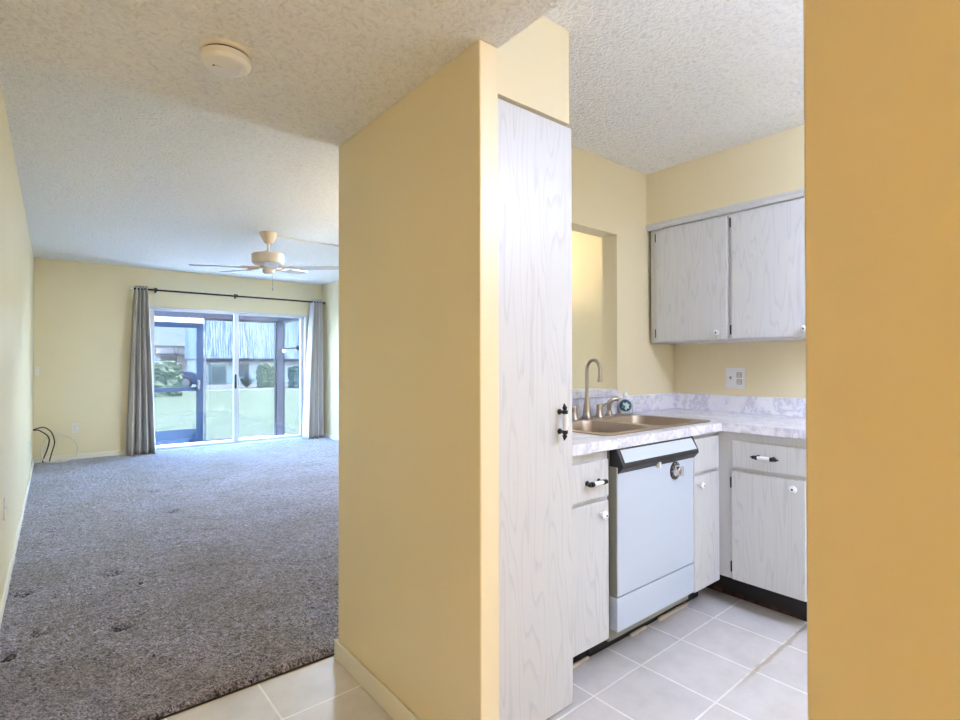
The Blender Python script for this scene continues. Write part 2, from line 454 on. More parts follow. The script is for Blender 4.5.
# ------------------------------------------------------------------ curtains and rod
t = thing('curtain_rod', 'thin black curtain rod over the sliding glass door', 'curtain rod', (2.08, 8.165, 2.21))
r = MB(); r.tube([(.80, 8.165, 2.205), (3.365, 8.165, 2.205)], .0125, 12); r.build('rod', M['iron'], t, smooth=40)
for sx, xx in ((-1, .80), (1, 3.365)):
    k = MB(); k.lathe((xx, 8.165, 2.205), [(0, -.004), (.017, 0), (.019, .012), (.012, .022), (.020, .03), (.016, .042), (0, .046)], (sx, 0, 0), 14)
    k.build('finial', M['offwhite'] if sx < 0 else M['iron'], t, smooth=40)
for xx in (1.06, 2.07, 3.30):
    k = MB(); k.box(xx - .008, xx + .008, 8.162, YB, 2.215, 2.232); k.box(xx - .012, xx + .012, YB - .006, YB, 2.18, 2.25); k.tube([(xx - .009, 8.165, 2.205), (xx + .009, 8.165, 2.205)], .019, 12)
    k.build('bracket', M['iron'], t, bevel=.002)
def curtain(name, label, xt0, xt1, xb0, xb1, folds, amp, ph=0.):
    t = thing(name, label, 'curtain', ((xt0 + xt1) / 2, 8.165, .02), 'curtains beside the sliding door')
    nz, nx = 36, folds * 14
    m = MB(); rows = []
    for j in range(nz + 1):
        v = j / nz; z = 2.245 - v * (2.245 - .022)
        e = v ** .8; x0 = xt0 + (xb0 - xt0) * e; x1 = xt1 + (xb1 - xt1) * e
        row = []
        for i in range(nx + 1):
            q = i / nx
            a = 2 * PI * folds * q + ph
            wob = noise.noise(Vector((q * 4, v * 2, ph))) * .25
            am = amp * (.55 + .6 * v)
            y = 8.165 + am * math.sin(a + wob * 2) + (.01 * noise.noise(Vector((q * 9, v * 3, 4))))
            xx = x0 + (x1 - x0) * q + (x1 - x0) / folds * .16 * math.sin(2 * a + wob)
            row.append(m.bm.verts.new((xx, min(y, YB - .02), z)))
        rows.append(row)
    for a, b in zip(rows, rows[1:]):
        for i in range(nx): m.bm.faces.new((a[i], a[i + 1], b[i + 1], b[i]))
    o = m.build('fabric', M['curtain'], t, smooth=180)
    so = o.modifiers.new('thick', 'SOLIDIFY'); so.thickness = .003; so.offset = 0
    for k in range(folds):
        g = MB()
        xx = xt0 + (xt1 - xt0) * (k + .5) / folds
        pts = [(xx, 8.165 + .021 * math.cos(u), 2.205 + .021 * math.sin(u)) for u in [2 * PI * i / 16 for i in range(17)]]
        g.tube(pts, .0035, 6, cap=False); g.build('grommet', M['chrome'], t, smooth=60)
    return t
curtain('curtain', 'grey-beige pleated curtain left of the glass door, beside the wall cables', .812, .955, .715, 1.055, 4, .080)
curtain('curtain', 'grey-beige pleated curtain right of the glass door, in the room corner', 3.185, 3.355, 3.055, 3.372, 4, .078, 1.)

# ------------------------------------------------------------------ ceiling fan
FC = Vector((1.636, 5.315, ZL))
fan = thing('ceiling_fan', 'beige five-blade ceiling fan hanging from the living room ceiling', 'ceiling fan', FC)
m = MB(); m.lathe(FC, [(.0, 0), (.082, 0), (.082, -.02), (.066, -.055), (.045, -.095), (.03, -.11), (0, -.11)], seg=28); m.build('canopy', M['fan'], fan, smooth=35)
m = MB(); m.tube([FC + Vector((0, 0, -.10)), FC + Vector((0, 0, -.20))], .0125, 12); m.lathe(FC, [(0, -.175), (.03, -.175), (.033, -.2), (0, -.2)]); m.build('downrod', M['offwhite'], fan, smooth=35)
yaw = math.radians(39.1475)
# the fan hangs slightly out of level
Fv = Vector((math.sin(yaw), math.cos(yaw), 0)); Rv = Vector((math.cos(yaw), -math.sin(yaw), 0))
ax = (Fv * .105 + Rv * .0147)
upv = Vector((-ax.x, -ax.y, 1)).normalized()
rotq = Vector((0, 0, 1)).rotation_difference(upv)
HUB = Vector((FC.x, FC.y, 2.157))
TM = Matrix.Translation(HUB) @ rotq.to_matrix().to_4x4() @ Matrix.Translation(-HUB)
m = MB(); m.lathe(HUB, [(0, .165), (.05, .16), (.12, .152), (.145, .142), (.150, .13), (.150, .06), (.144, .05), (.12, .03), (.07, .02), (0, .02)], seg=36)
m.xform(TM); m.build('motor_housing', M['fan'], fan, smooth=30)
m = MB(); m.lathe(HUB, [(.09, .02), (.09, .0), (.058, -.01), (.056, -.04), (.04, -.055), (0, -.058)], seg=28); m.xform(TM); m.build('switch_housing', M['fan'], fan, smooth=30)
m = MB(); m.tube([HUB + Vector((.03, -.03, -.06)), HUB + Vector((.03, -.03, -.19))], .0018, 6); m.lathe(HUB + Vector((.03, -.03, -.21)), [(0, .02), (.005, .012), (.005, -.01), (0, -.014)], seg=8); m.build('pull_chain', M['bladetop'], fan)
def blade_obj(k):
    a = math.radians(8.08 + 72 * k)
    dirv = Rv * math.cos(a) + Fv * math.sin(a)
    ang = math.atan2(dirv.y, dirv.x)
    R4 = TM @ Matrix.Translation(HUB) @ Matrix.Rotation(ang, 4, 'Z')
    pitch = Matrix.Rotation(math.radians(-8), 4, 'X')
    m = MB(); out = []
    for x, hw in ((.20, .052), (.25, .060), (.45, .066), (.62, .066), (.68, .058), (.705, .035)): out.append((x, hw))
    pts = [(x, -h) for x, h in out] + [(.711, 0)] + [(x, h) for x, h in reversed(out)]
    m.prism(pts, 'Z', -.004, .004); m.xform(R4 @ pitch)
    b = m.build('blade', M['blade'], fan, bevel=.0015)
    i = MB(); i.tube([(.08, -.012, .012), (.13, -.03, .008), (.18, -.022, .006), (.25, -.03, .008)], .007, 8); i.tube([(.08, .012, .012), (.13, .03, .008), (.18, .022, .006), (.25, .03, .008)], .007, 8)
    i.box(.19, .29, -.035, .035, -.009, -.004); i.xform(R4 @ pitch); i.build('blade_iron', M['fan'], b, smooth=40)
for k in range(5): blade_obj(k)
m = MB(); m.box(1.66, XR - .003, 5.385, 5.405, ZL - .016, ZL); o = m.build('wire_raceway', M['detector'], bevel=.003); tag(o, 'narrow beige wire raceway on the living room ceiling by the fan', 'wire raceway')

# ------------------------------------------------------------------ smoke detector
SD = Vector((.382, 1.628, ZH))
t = thing('smoke_detector', 'round off-white smoke detector on the low hall ceiling', 'smoke detector', SD)
m = MB(); m.lathe(SD, [(0, 0), (.069, 0), (.069, -.009), (.066, -.011), (0, -.011)], seg=40); m.build('base', M['detector'], t, smooth=30)
m = MB(); m.lathe(SD, [(.060, -.0165), (.0655, -.0168), (.0655, -.033), (.060, -.040), (.052, -.043), (0, -.044)], seg=40); m.build('cover', M['detector'], t, smooth=35)
m = MB(); m.lathe(SD, [(.0615, -.0105), (.0615, -.0172), (0, -.0172)], seg=40); m.build('alarm_vent', M['dark'], t, smooth=30)
m = MB(); m.lathe(SD + Vector((-.02, .012, -.0435)), [(.010, 0), (.010, -.003), (0, -.004)], seg=16); m.build('test_button', M['offwhite'], t, smooth=30)
m = MB()
for i in range(5):
    m.box(SD.x + .0 + i * .008, SD.x + .003 + i * .008, SD.y - .03, SD.y + .02, ZH - .0447, ZH - .043)
q = m.build('vent_slots', M['detector'], t)
m = MB(); m.box(SD.x - .034, SD.x - .029, SD.y + .006, SD.y + .011, ZH - .0452, ZH - .043); m.build('indicator', M['dark'], t)

# ------------------------------------------------------------------ wall plates and cables (living room)
def plate(name, label, cat, c, nrm, wdt=.072, hgt=.115, kind='duplex', mat=None):
    t = thing(name, label, cat, c)
    x, y, z = c; mat = mat or M['offwhite']
    def bx(m, a0, a1, z0, z1, d0, d1, mi=0):
        if nrm == '+X': m.box(x + d0, x + d1, y + a0, y + a1, z + z0, z + z1, mi)
        elif nrm == '-X': m.box(x - d1, x - d0, y + a0, y + a1, z + z0, z + z1, mi)
        else: m.box(x + a0, x + a1, y - d1, y - d0, z + z0, z + z1, mi)
    m = MB(); bx(m, -wdt / 2, wdt / 2, -hgt / 2, hgt / 2, 0, .006); m.build('cover_plate', mat, t, bevel=.002)
    if kind == 'duplex':
        for s_ in (-1, 1):
            m = MB(); bx(m, -.016, .016, s_ * .020 - .013, s_ * .020 + .013, .005, .008); q = m.build('socket', mat, t, bevel=.003)
            m = MB(); bx(m, -.008, -.005, s_ * .020 - .004, s_ * .020 + .006, .007, .0085); bx(m, .005, .008, s_ * .020 - .004, s_ * .020 + .006, .007, .0085); m.build('slot', M['dark'], q)
    elif kind == 'jack':
        m = MB(); bx(m, -.009, .009, -.009, .009, .005, .010); m.build('jack', M['offwhite'], t, bevel=.002)
    elif kind == 'both':
        m = MB(); bx(m, .020, .030, -.012, .012, .005, .007); q = m.build('switch_bezel', M['offwhite'], t)
        m = MB(); bx(m, .021, .029, -.002, .010, .006, .017); m.build('toggle', M['bladetop'], t, bevel=.002)
        for s_ in (-1, 1):
            m = MB(); bx(m, -.042, -.010, s_ * .021 - .0145, s_ * .021 + .0145, .005, .008); q = m.build('socket', M['bladetop'], t, bevel=.005)
            m = MB(); bx(m, -.039, -.013, s_ * .021 - .011, s_ * .021 + .011, .0075, .009); bx(m, -.034, -.031, s_ * .021 - .004, s_ * .021 + .006, .0085, .0095, 1); bx(m, -.021, -.018, s_ * .021 - .004, s_ * .021 + .006, .0085, .0095, 1); m.build('socket_face', [M['offwhite'], M['dark']], q)
    return t
plate('wall_outlet', 'ivory outlet plate on the back wall above the white cable loop', 'outlet', (.205, YB, .413), '-Y', kind='duplex')
plate('wall_outlet', 'white outlet plate low on the left wall near the back corner', 'outlet', (XL, 6.74, .42), '+X', kind='duplex', mat=M['white'])
plate('cable_outlet', 'white jack plate low on the left wall, nearer the hall than its outlet', 'jack plate', (XL, 3.60, .48), '+X', kind='jack', mat=M['white'])
plate('wall_jack', 'small ivory plate on the back wall at the left corner, chest height', 'jack plate', (-.165, YB, 1.13), '-Y', wdt=.04, hgt=.11, kind='jack')
plate('switch_and_outlet_plate', 'wide ivory plate with switch and two sockets under the wall cabinets', 'outlet', (XE, 1.475, 1.120), '-X', wdt=.116, hgt=.125, kind='both', mat=M['white'])

def smooth_path(pts, n=8):
    P = [Vector(p) for p in pts]; out = []
    for i in range(len(P) - 1):
        p0, p1, p2, p3 = P[max(i - 1, 0)], P[i], P[i + 1], P[min(i + 2, len(P) - 1)]
        for k in range(n):
            t = k / n
            out.append(.5 * ((2 * p1) + (p2 - p0) * t + (2 * p0 - 5 * p1 + 4 * p2 - p3) * t * t + (3 * p1 - p0 - 3 * p2 + p3) * t ** 3))
    out.append(P[-1]); return out
m = MB(); m.tube(smooth_path([(-.195, 8.2, .430), (-.122, 8.2, .455), (-.07, 8.19, .44), (-.02, 8.18, .38), (.004, 8.18, .27), (-.015, 8.17, .17), (-.038, 8.16, .07), (-.04, 8.15, .036)]), .0065, 8)
o = m.build('black_cable', M['cable'], smooth=60); tag(o, 'thick black cable out of the left wall, the outer longer curve', 'cable', 'black cables in the corner')
m = MB(); m.tube(smooth_path([(-.195, 8.21, .425), (-.15, 8.2, .425), (-.116, 8.19, .404), (-.067, 8.18, .36), (-.045, 8.18, .297), (-.066, 8.17, .18), (-.103, 8.17, .063), (-.10, 8.16, .036)]), .0065, 8)
o = m.build('black_cable', M['cable'], smooth=60); tag(o, 'thick black cable out of the left wall, the inner shorter curve', 'cable', 'black cables in the corner')
m = MB(); m.tube(smooth_path([(-.085, 8.2, .29), (-.04, 8.2, .345), (.037, 8.21, .36), (.133, 8.21, .324), (.201, 8.21, .262), (.231, 8.2, .185), (.211, 8.18, .085), (.114, 8.15, .036), (.009, 8.14, .034), (-.084, 8.16, .05), (-.118, 8.18, .124), (-.106, 8.19, .219), (-.08, 8.2, .27)]), .008, 8)
o = m.build('white_cable', M['wcable'], smooth=60); tag(o, 'coiled white cable loop against the back wall under the outlet', 'cable')

# ------------------------------------------------------------------ kitchen: hardware makers
def knob(parent, c, d, mat=None):
    """white porcelain knob with a small screw, along direction d"""
    m = MB(); m.lathe(c, [(.008, 0), (.0065, .010), (.012, .014), (.0165, .020), (.0165, .025), (.011, .030), (.004, .0315)], d, 20, 0)
    cc = Vector(c) + Vector(d) * .0305; m.lathe(cc, [(.0045, 0), (.0045, .0015), (0, .002)], d, 10, 1)
    return m.build('knob', [mat or M['white'], M['iron']], parent, smooth=40)
def pull(parent, c, d, along):
    """bail-type pull: white porcelain grip between black iron mounts and tips"""
    c = Vector(c); d = Vector(d); a = Vector(along)
    m = MB(); m.tube([c + d * .026 - a * .030, c + d * .028 - a * .012, c + d * .028 + a * .012, c + d * .026 + a * .030], [.0075, .0095, .0095, .0075], 12, 0)
    for s_ in (-1, 1):
        e = c + a * s_ * .034
        m.tube([e, e + d * .024], .006, 10, 1)
        m.tube([e + d * .026 - a * s_ * .006, e + d * .026 + a * s_ * .006], .010, 12, 1)
        m.tube([e + d * .026 + a * s_ * .006, e + d * .025 + a * s_ * .015, e + d * .024 + a * s_ * .020, e + d * .022 + a * s_ * .030], [.005, .009, .006, .001], 10, 1)
        m.lathe(e, [(.010, 0), (.010, .003), (.006, .005)], d, 12, 1)
    sc = c + d * .036; m.lathe(sc, [(.003, 0), (0, .0015)], d, 8, 1)
    return m.build('pull', [M['white'], M['iron']], parent, smooth=40)
def hinge(parent, x0, x1, y0, y1, z, h=.052):
    m = MB(); m.box(x0, x1, y0, y1, z - h / 2, z + h / 2); m.build('hinge', M['iron'], parent, bevel=.0015)

# ---- pantry cabinet
P = thing('pantry_cabinet', 'tall whitewashed oak pantry cabinet at the end of the hall partition', 'cabinet', (1.20, 1.55, 0))
m = MB(); m.box(XK + .004, 1.415, 1.253, YS - .002, .012, 2.060); m.build('carcass', M['frame'], P, bevel=.002)
m = MB(); m.box(.985, 1.4275, 1.233, 1.2525, .010, 2.047); pd = m.build('door', M['wood'], P, bevel=.004)
pull(pd, (1.358, 1.233, 1.010), (0, -1, 0), (0, 0, 1))
m = MB(); m.box(1.4155, 1.437, 1.245, 1.30, .0, .035); m.build('toe_trim', M['white'], P, bevel=.004)

# ---- base cabinets
C1 = thing('base_cabinet', 'narrow whitewashed base cabinet with drawer between pantry and dishwasher', 'cabinet', (1.56, 1.57, 0), 'whitewashed base cabinets')
m = MB(); m.box(1.4165, 1.706, 1.295, YS - .002, .135, .872); m.box(1.4165, 1.706, 1.40, YS - .002, 0, .135, 1); m.build('carcass', [M['frame'], M['toe']], C1, bevel=.002)
m = MB(); m.box(1.455, 1.692, 1.278, 1.2945, .690, .836); dr = m.build('drawer', M['wood'], C1, bevel=.004)
pull(dr, (1.594, 1.278, .758), (0, -1, 0), (1, 0, 0))
m = MB(); m.box(1.455, 1.692, 1.278, 1.2945, .131, .675); dd = m.build('door', M['wood'], C1, bevel=.004)
knob(dd, (1.640, 1.278, .628), (0, -1, 0))
C2 = thing('base_cabinet', 'narrow whitewashed base cabinet in the corner, right of the dishwasher', 'cabinet', (2.47, 1.57, 0), 'whitewashed base cabinets')
m = MB(); m.box(2.334, 2.602, 1.295, 1.335, .135, .872); m.box(2.334, 2.602, 1.335, YS - .002, .135, .735); m.box(2.334, 2.602, 1.40, YS - .002, 0, .135, 1); m.build('carcass', [M['frame'], M['toe']], C2, bevel=.002)
m = MB(); m.box(2.342, 2.586, 1.278, 1.2945, .690, .852); m.build('drawer_front', M['wood'], C2, bevel=.004)
m = MB(); m.box(2.342, 2.586, 1.278, 1.2945, .128, .675); dd = m.build('door', M['wood'], C2, bevel=.004)
knob(dd, (2.376, 1.278, .634), (0, -1, 0))
C3 = thing('base_cabinet', 'whitewashed base cabinet with drawer and door under the outlet plate', 'cabinet', (2.9, 1.08, 0), 'whitewashed base cabinets')
m = MB(); m.box(2.6065, XE - .002, .862, 1.2945, .145, .872); m.box(2.6025, XE - .002, 1.2945, YS - .002, .145, .872); m.box(2.735, XE - .002, .862, YS - .002, 0, .145, 1); m.build('carcass', [M['frame'], M['toe']], C3, bevel=.002)
m = MB(); m.box(2.590, 2.606, .884, 1.217, .700, .832); dr = m.build('drawer', M['wood'], C3, bevel=.004)
pull(dr, (2.590, 1.058, .766), (-1, 0, 0), (0, 1, 0))
m = MB(); m.box(2.590, 2.606, .894, 1.221, .149, .682); dd = m.build('door', M['wood'], C3, bevel=.004)
knob(dd, (2.590, .936, .644), (-1, 0, 0))
for z in (.622, .208): hinge(C3, 2.594, 2.606, 1.2225, 1.2295, z)

# broken flooring edge strips left along the toe kicks
for i, (x0, x1, y) in enumerate(((1.50, 1.70, 1.393), (1.98, 2.10, 1.388), (2.20, 2.46, 1.388))):
    m = MB(); m.box(x0, x1, y - .012, y, 0, .014 + .004 * (i == 2)); struct(m, 'trim_%d' % (i + 2), M['chip'], bevel=.003)
m = MB()
for k in range(9):
    y = .90 + k * .055; m.box(2.728, 2.7345, y, y + .03 + .02 * random.random(), .004, .012 + .016 * random.random())
struct(m, 'trim_5', M['rust'])

# ---- dishwasher
D = thing('dishwasher', 'white front-loading dishwasher with black-edged console under the sink', 'dishwasher', (2.01, 1.5, 0))
m = MB(); m.box(1.718, 2.322, 1.300, 1.335, .10, .870); m.box(1.718, 2.322, 1.335, 1.86, .10, .735); m.build('tub', M['dwside'], D)
m = MB(); m.box(1.722, 2.300, 1.2575, 1.299, .290, .800); dw = m.build('door', M['dwwhite'], D, bevel=.004)
m = MB(); m.box(1.720, 1.7218, 1.262, 1.299, .292, .80); m.build('door_edge', M['dwside'], dw)
m = MB(); m.box(1.722, 2.306, 1.2605, 1.299, .150, .283); m.build('lower_panel', M['dwwhite'], D, bevel=.003)
m = MB(); m.box(1.707, 2.333, 1.395, 1.42, .0, .134); m.build('kick_plate', M['toe'], D)
con = MB(); con.prism([(1.299, .873), (1.264, .873), (1.236, .813), (1.234, .800), (1.2575, .774), (1.299, .774)], 'X', 1.724, 2.306); cn = con.build('console', M['black'], D, bevel=.002)
ins = MB()
def cpt(t, x, out=.0012):  # point on the sloped console face
    y = 1.264 + (1.236 - 1.264) * t; z = .873 + (.813 - .873) * t
    return (x, y - out * .906, z + out * -.42 + .0)
a = .12; b_ = .90
fr_ = [cpt(a, 1.744), cpt(a, 2.285), cpt(b_, 2.294), cpt(b_, 1.744)]
bk_ = [cpt(a, 1.744, -.002), cpt(a, 2.285, -.002), cpt(b_, 2.294, -.002), cpt(b_, 1.744, -.002)]
vf = [ins.bm.verts.new(p) for p in fr_]; vb = [ins.bm.verts.new(p) for p in bk_]
ins.bm.faces.new(vf); ins.bm.faces.new(vb[::-1])
for i in range(4): ins.bm.faces.new((vf[i], vb[i], vb[(i + 1) % 4], vf[(i + 1) % 4]))
ins.build('console_panel', M['dwwhite'], cn)
m = MB(); m.box(1.985, 1.997, 1.236, 1.252, .768, .792); m.build('latch', M['white'], D, bevel=.002)
m = MB(); m.lathe((2.139, 1.2575, .735), [(.040, 0), (.040, .004), (.036, .006), (0, .006)], (0, -1, 0), 32); kd = m.build('dial', M['black'], D, smooth=30)
m = MB(); m.lathe((2.139, 1.2515, .735), [(.028, 0), (.027, .006), (.020, .008), (.020, .020), (.017, .024), (0, .024)], (0, -1, 0), 12); m.box(2.134, 2.144, 1.219, 1.234, .715, .757); m.build('dial_knob', M['chrome'], kd, smooth=25)
m = MB()
for k in range(10):
    a_ = 2 * PI * k / 10; m.lathe((2.139 + .0335 * math.cos(a_), 1.2512, .735 + .0335 * math.sin(a_)), [(.0018, 0), (.0018, .0006), (0, .0006)], (0, -1, 0), 6)
m.build('dial_marks', M['white'], kd)

# ---- countertop with a sink cut-out and backsplash
def rrect(x0, x1, y0, y1, r, n=6):
    pts = []
    for cx, cy, a0 in ((x1 - r, y1 - r, 0), (x0 + r, y1 - r, 90), (x0 + r, y0 + r, 180), (x1 - r, y0 + r, 270)):
        for k in range(n + 1):
            a = math.radians(a0 + 90 * k / n); pts.append((cx + r * math.cos(a), cy + r * math.sin(a)))
    return pts
def slab_holes(m, outer, holes, z0, z1, mi=0):
    bm = m.bm
    loops = {}
    for z in (z0, z1):
        loops[z] = []; es = []
        for lp in [outer] + holes:
            vs = [bm.verts.new((x, y, z)) for x, y in lp]
            es += [bm.edges.new((vs[i], vs[(i + 1) % len(vs)])) for i in range(len(vs))]
            loops[z].append(vs)
        r_ = bmesh.ops.triangle_fill(bm, use_beauty=True, use_dissolve=False, edges=es)
        for g in r_['geom']:
            if isinstance(g, bmesh.types.BMFace): g.material_index = mi
    for A, B in zip(loops[z0], loops[z1]):
        n = len(A)
        for i in range(n): bm.faces.new((A[i], A[(i + 1) % n], B[(i + 1) % n], B[i])).material_index = mi
SX0, SX1, SY0, SY1 = 1.730, 2.592, 1.312, 1.842
T = thing('countertop', 'L-shaped marble-look laminate countertop around the sink', 'countertop', (2.3, 1.57, .875))
m = MB(); slab_holes(m, [(1.430, 1.257), (2.569, 1.257), (2.569, .845), (XE - .001, .845), (XE - .001, YS - .001), (1.430, YS - .001)], [rrect(SX0 + .012, SX1 - .012, SY0 + .012, SY1 - .012, .03)], .8735, .915)
m.build('top', M['marble'], T, bevel=.003)
m = MB(); m.box(1.430, XE - .022, YS - .020, YS - .001, .9155, 1.017); m.box(XE - .021, XE - .001, .845, YS - .001, .9155, 1.017); m.build('backsplash', M['marble'], T, bevel=.003)

# ---- sink
K = thing('kitchen_sink', 'stainless steel double-bowl sink set in the countertop', 'sink', (2.16, 1.577, .915))
bowls = [rrect(1.772, 2.135, 1.350, 1.735, .075, 8), rrect(2.187, 2.550, 1.350, 1.735, .075, 8)]
m = MB(); slab_holes(m, rrect(SX0, SX1, SY0, SY1, .035), bowls, .9155, .9205); m.build('rim', M['steel'], K, bevel=.0015)
for (x0, x1) in ((1.772, 2.135), (2.187, 2.550)):
    m = MB(); prev = None
    cx, cy = (x0 + x1) / 2, 1.5425
    for sc, z in ((1., .9195), (.985, .912), (.975, .85), (.955, .775), (.90, .755), (.6, .750), (.10, .748)):
        ring = [m.bm.verts.new((cx + (x - cx) * sc, cy + (y - cy) * sc, z)) for x, y in rrect(x0, x1, 1.350, 1.735, .075, 8)]
        if prev:
            n = len(ring)
            for i in range(n): m.bm.faces.new((prev[i], prev[(i + 1) % n], ring[(i + 1) % n], ring[i]))
        prev = ring
    m.bm.faces.new(prev)
    bo = m.build('bowl', M['steel'], K, smooth=40)
    m = MB(); m.lathe((cx, cy, .7505), [(.043, 0), (.043, .003), (.030, .003), (.026, .001), (0, .001)], seg=20); m.build('drain', M['chrome'], bo, smooth=30)

# ---- faucet
FB = Vector((2.192, 1.795, .9205))
F = thing('kitchen_faucet', 'brushed nickel gooseneck faucet with lever handles behind the sink', 'faucet', FB)
m = MB(); m.lathe(FB, [(.030, 0), (.030, .006), (.024, .012), (.020, .04), (.0145, .09), (.0135, .11), (0, .11)], seg=20); m.build('base', M['nickel'], F, smooth=40)
arc = [FB + Vector((0, 0, .10)), FB + Vector((0, 0, .22))]
for k in range(13):
    a = PI * k / 12
    arc.append(FB + Vector((.008 * (1 - math.cos(a)) / 2, -(.040 - .040 * math.cos(a)), .255 + .055 * math.sin(a))))
arc.append(FB + Vector((.008, -.0805, .225)))
m = MB(); m.tube(arc, .0098, 14); sp = m.build('spout', M['nickel'], F, smooth=60)
m = MB(); m.tube([FB + Vector((.008, -.0805, .232)), FB + Vector((.008, -.081, .200)), FB + Vector((.008, -.0815, .194))], [.0105, .0145, .0135], 14); m.build('nozzle', M['nickel'], sp, smooth=40)
for s_, nm in ((-.103, 1), (.103, 1)):
    B = FB + Vector((s_, .0, 0))
    m = MB(); m.lathe(B, [(.025, 0), (.025, .005), (.019, .012), (.014, .045), (.016, .06), (.012, .068), (0, .070)], seg=18)
    dirx = 1 if s_ > 0 else -1
    m.tube([B + Vector((0, 0, .060)), B + Vector((dirx * .03, -.006, .064)), B + Vector((dirx * .062, -.012, .074))], [.008, .0065, .0055], 10)
    m.build('handle', M['nickel'], F, smooth=45)
SPB = Vector((2.388, 1.800, .9205))
Q = thing('side_sprayer', 'brushed nickel side sprayer standing right of the faucet', 'sprayer', SPB)
m = MB(); m.lathe(SPB, [(.024, 0), (.024, .006), (.016, .014), (.014, .03), (0, .03)], seg=18); m.build('base', M['nickel'], Q, smooth=40)
m = MB(); m.tube([SPB + Vector((0, 0, .025)), SPB + Vector((0, 0, .055)), SPB + Vector((.003, -.003, .075)), SPB + Vector((.018, -.014, .092)), SPB + Vector((.045, -.026, .094))], [.010, .014, .0145, .014, .012], 14); m.build('spray_head', M['nickel'], Q, smooth=50)

# ---- soap bottle
BB = Vector((2.555, 1.812, .9208))
B = thing('soap_bottle', 'clear soap bottle with a round teal label beside the sink', 'bottle', BB)
import mathutils
def oval_bottle(prof, mi=0):
    m = MB(); m.lathe(BB, prof, seg=24)
    for v in m.bm.verts: v.co.y = BB.y + (v.co.y - BB.y) * .55
    rot = Matrix.Translation(BB) @ Matrix.Rotation(math.radians(-52), 4, 'Z') @ Matrix.Translation(-BB); m.xform(rot); return m
m = oval_bottle([(0, 0), (.038, 0), (.043, .006), (.044, .045), (.040, .07), (.028, .086), (.013, .094), (.012, .102), (0, .102)]); m.build('body', M['clear'], B, smooth=40)
m = oval_bottle([(0, .1025), (.015, .1025), (.015, .114), (.008, .120), (.006, .132), (0, .133)]); m.build('cap', M['white'], B, smooth=40)
dl = Vector((-math.cos(math.radians(38)) * 0 - .79, -.615, 0)).normalized()
dl = Vector((-math.sin(math.radians(52)), -math.cos(math.radians(52)), 0)).normalized()
def label_disc(r, off, mat, nm, parent, c=Vector((0, 0, .004))):
    m = MB(); m.lathe(BB + Vector((0, 0, .046)) + c, [(0, -.001), (r, -.001), (r, .001), (0, .001)], dl, 24)
    m.xform(Matrix.Translation(dl * off)); return m.build(nm, mat, parent)
lb = label_disc(.034, .0256, M['navy'], 'label', B)
side = Vector((dl.y, -dl.x, 0))
m = MB()
for k in range(5):
    a = math.radians(60 + k * 50)
    pc = BB + Vector((0, 0, .046)) + dl * .0272
    tip = pc + (side * math.cos(a) + Vector((0, 0, 1)) * math.sin(a)) * .025
    w_ = (side * -math.sin(a) + Vector((0, 0, 1)) * math.cos(a)) * .008
    mid = pc * .45 + tip * .55
    m.poly([pc, mid + w_, tip, mid - w_])
lf = m.build('leaf_print', M['pale'], lb)
m = MB()
for k in range(4):
    a = math.radians(-20 + k * 75)
    pc = BB + Vector((0, 0, .046)) + dl * .0270
    tip = pc + (side * math.cos(a) + Vector((0, 0, 1)) * math.sin(a)) * .026
    w_ = (side * -math.sin(a) + Vector((0, 0, 1)) * math.cos(a)) * .010
    mid = pc * .45 + tip * .55
    m.poly([pc, mid + w_, tip, mid - w_])
m.build('leaf_print', M['teal'], lb)

# ---- wall cabinet
U = thing('wall_cabinet', 'whitewashed oak two-door wall cabinet hung above the counter', 'cabinet', (3.03, 1.38, 1.335))
m = MB(); m.box(2.887, XE - .001, .905, 1.853, 1.336, 2.045); m.build('carcass', M['frame'], U, bevel=.002)
m = MB(); m.prism([(2.886, 2.036), (2.886, 2.0715), (2.852, 2.0715), (2.852, 2.062), (2.862, 2.054), (2.868, 2.040), (2.874, 2.036)], 'Y', .905, 1.868); m.box(2.886, XE - .001, .905, 1.868, 2.046, 2.0715); m.build('crown', M['frame'], U)
m = MB(); m.box(2.870, 2.8865, 1.371, 1.811, 1.343, 2.028); d1 = m.build('door', M['wood'], U, bevel=.004); knob(d1, (2.870, 1.421, 1.381), (-1, 0, 0))
m = MB(); m.box(2.870, 2.8865, .925, 1.349, 1.343, 2.028); d2 = m.build('door', M['wood'], U, bevel=.004); knob(d2, (2.870, .984, 1.381), (-1, 0, 0))
for z in (1.985, 1.395):
    hinge(U, 2.875, 2.8865, 1.8125, 1.8195, z)
    hinge(U, 2.875, 2.8865, 1.3505, 1.3585, z)

# ------------------------------------------------------------------ lamps: kitchen tubes, and unseen fill lamps added for hall and living room
KLS, HLS, DLS, TLS = 75., 134., 205., 140.
KX, KY0, KY1 = 2.10, -.90, .33
KL = thing('ceiling_light', 'suspended twin-tube fluorescent light in the middle of the kitchen', 'ceiling light', (KX, -.1, ZK))
m = MB(); m.box(KX - .05, KX + .05, KY0 - .03, KY1 + .03, ZK - .245, ZK - .195); m.build('housing', M['white'], KL, bevel=.004)
for yy in (KY0 + .2, KY1 - .2):
    m = MB(); m.tube([(KX, yy, ZK - .195), (KX, yy, ZK)], .005, 8); m.build('hanger', M['white'], KL)
for s_ in (-1, 1):
    m = MB(); m.tube([(KX + s_ * .085, KY0, ZK - .25), (KX + s_ * .085, KY1, ZK - .25)], .019, 12); m.build('tube', plain('kitchen_light', (.9, .9, .9), .5, emit=(.83, .97, 1.40), es=KLS), KL, smooth=40)
    for yy in (KY0 - .01, KY1 + .01):
        m = MB(); m.box(KX + s_ * .05, KX + s_ * .11, yy - .012, yy + .012, ZK - .275, ZK - .185); m.build('lamp_holder', M['white'], KL)
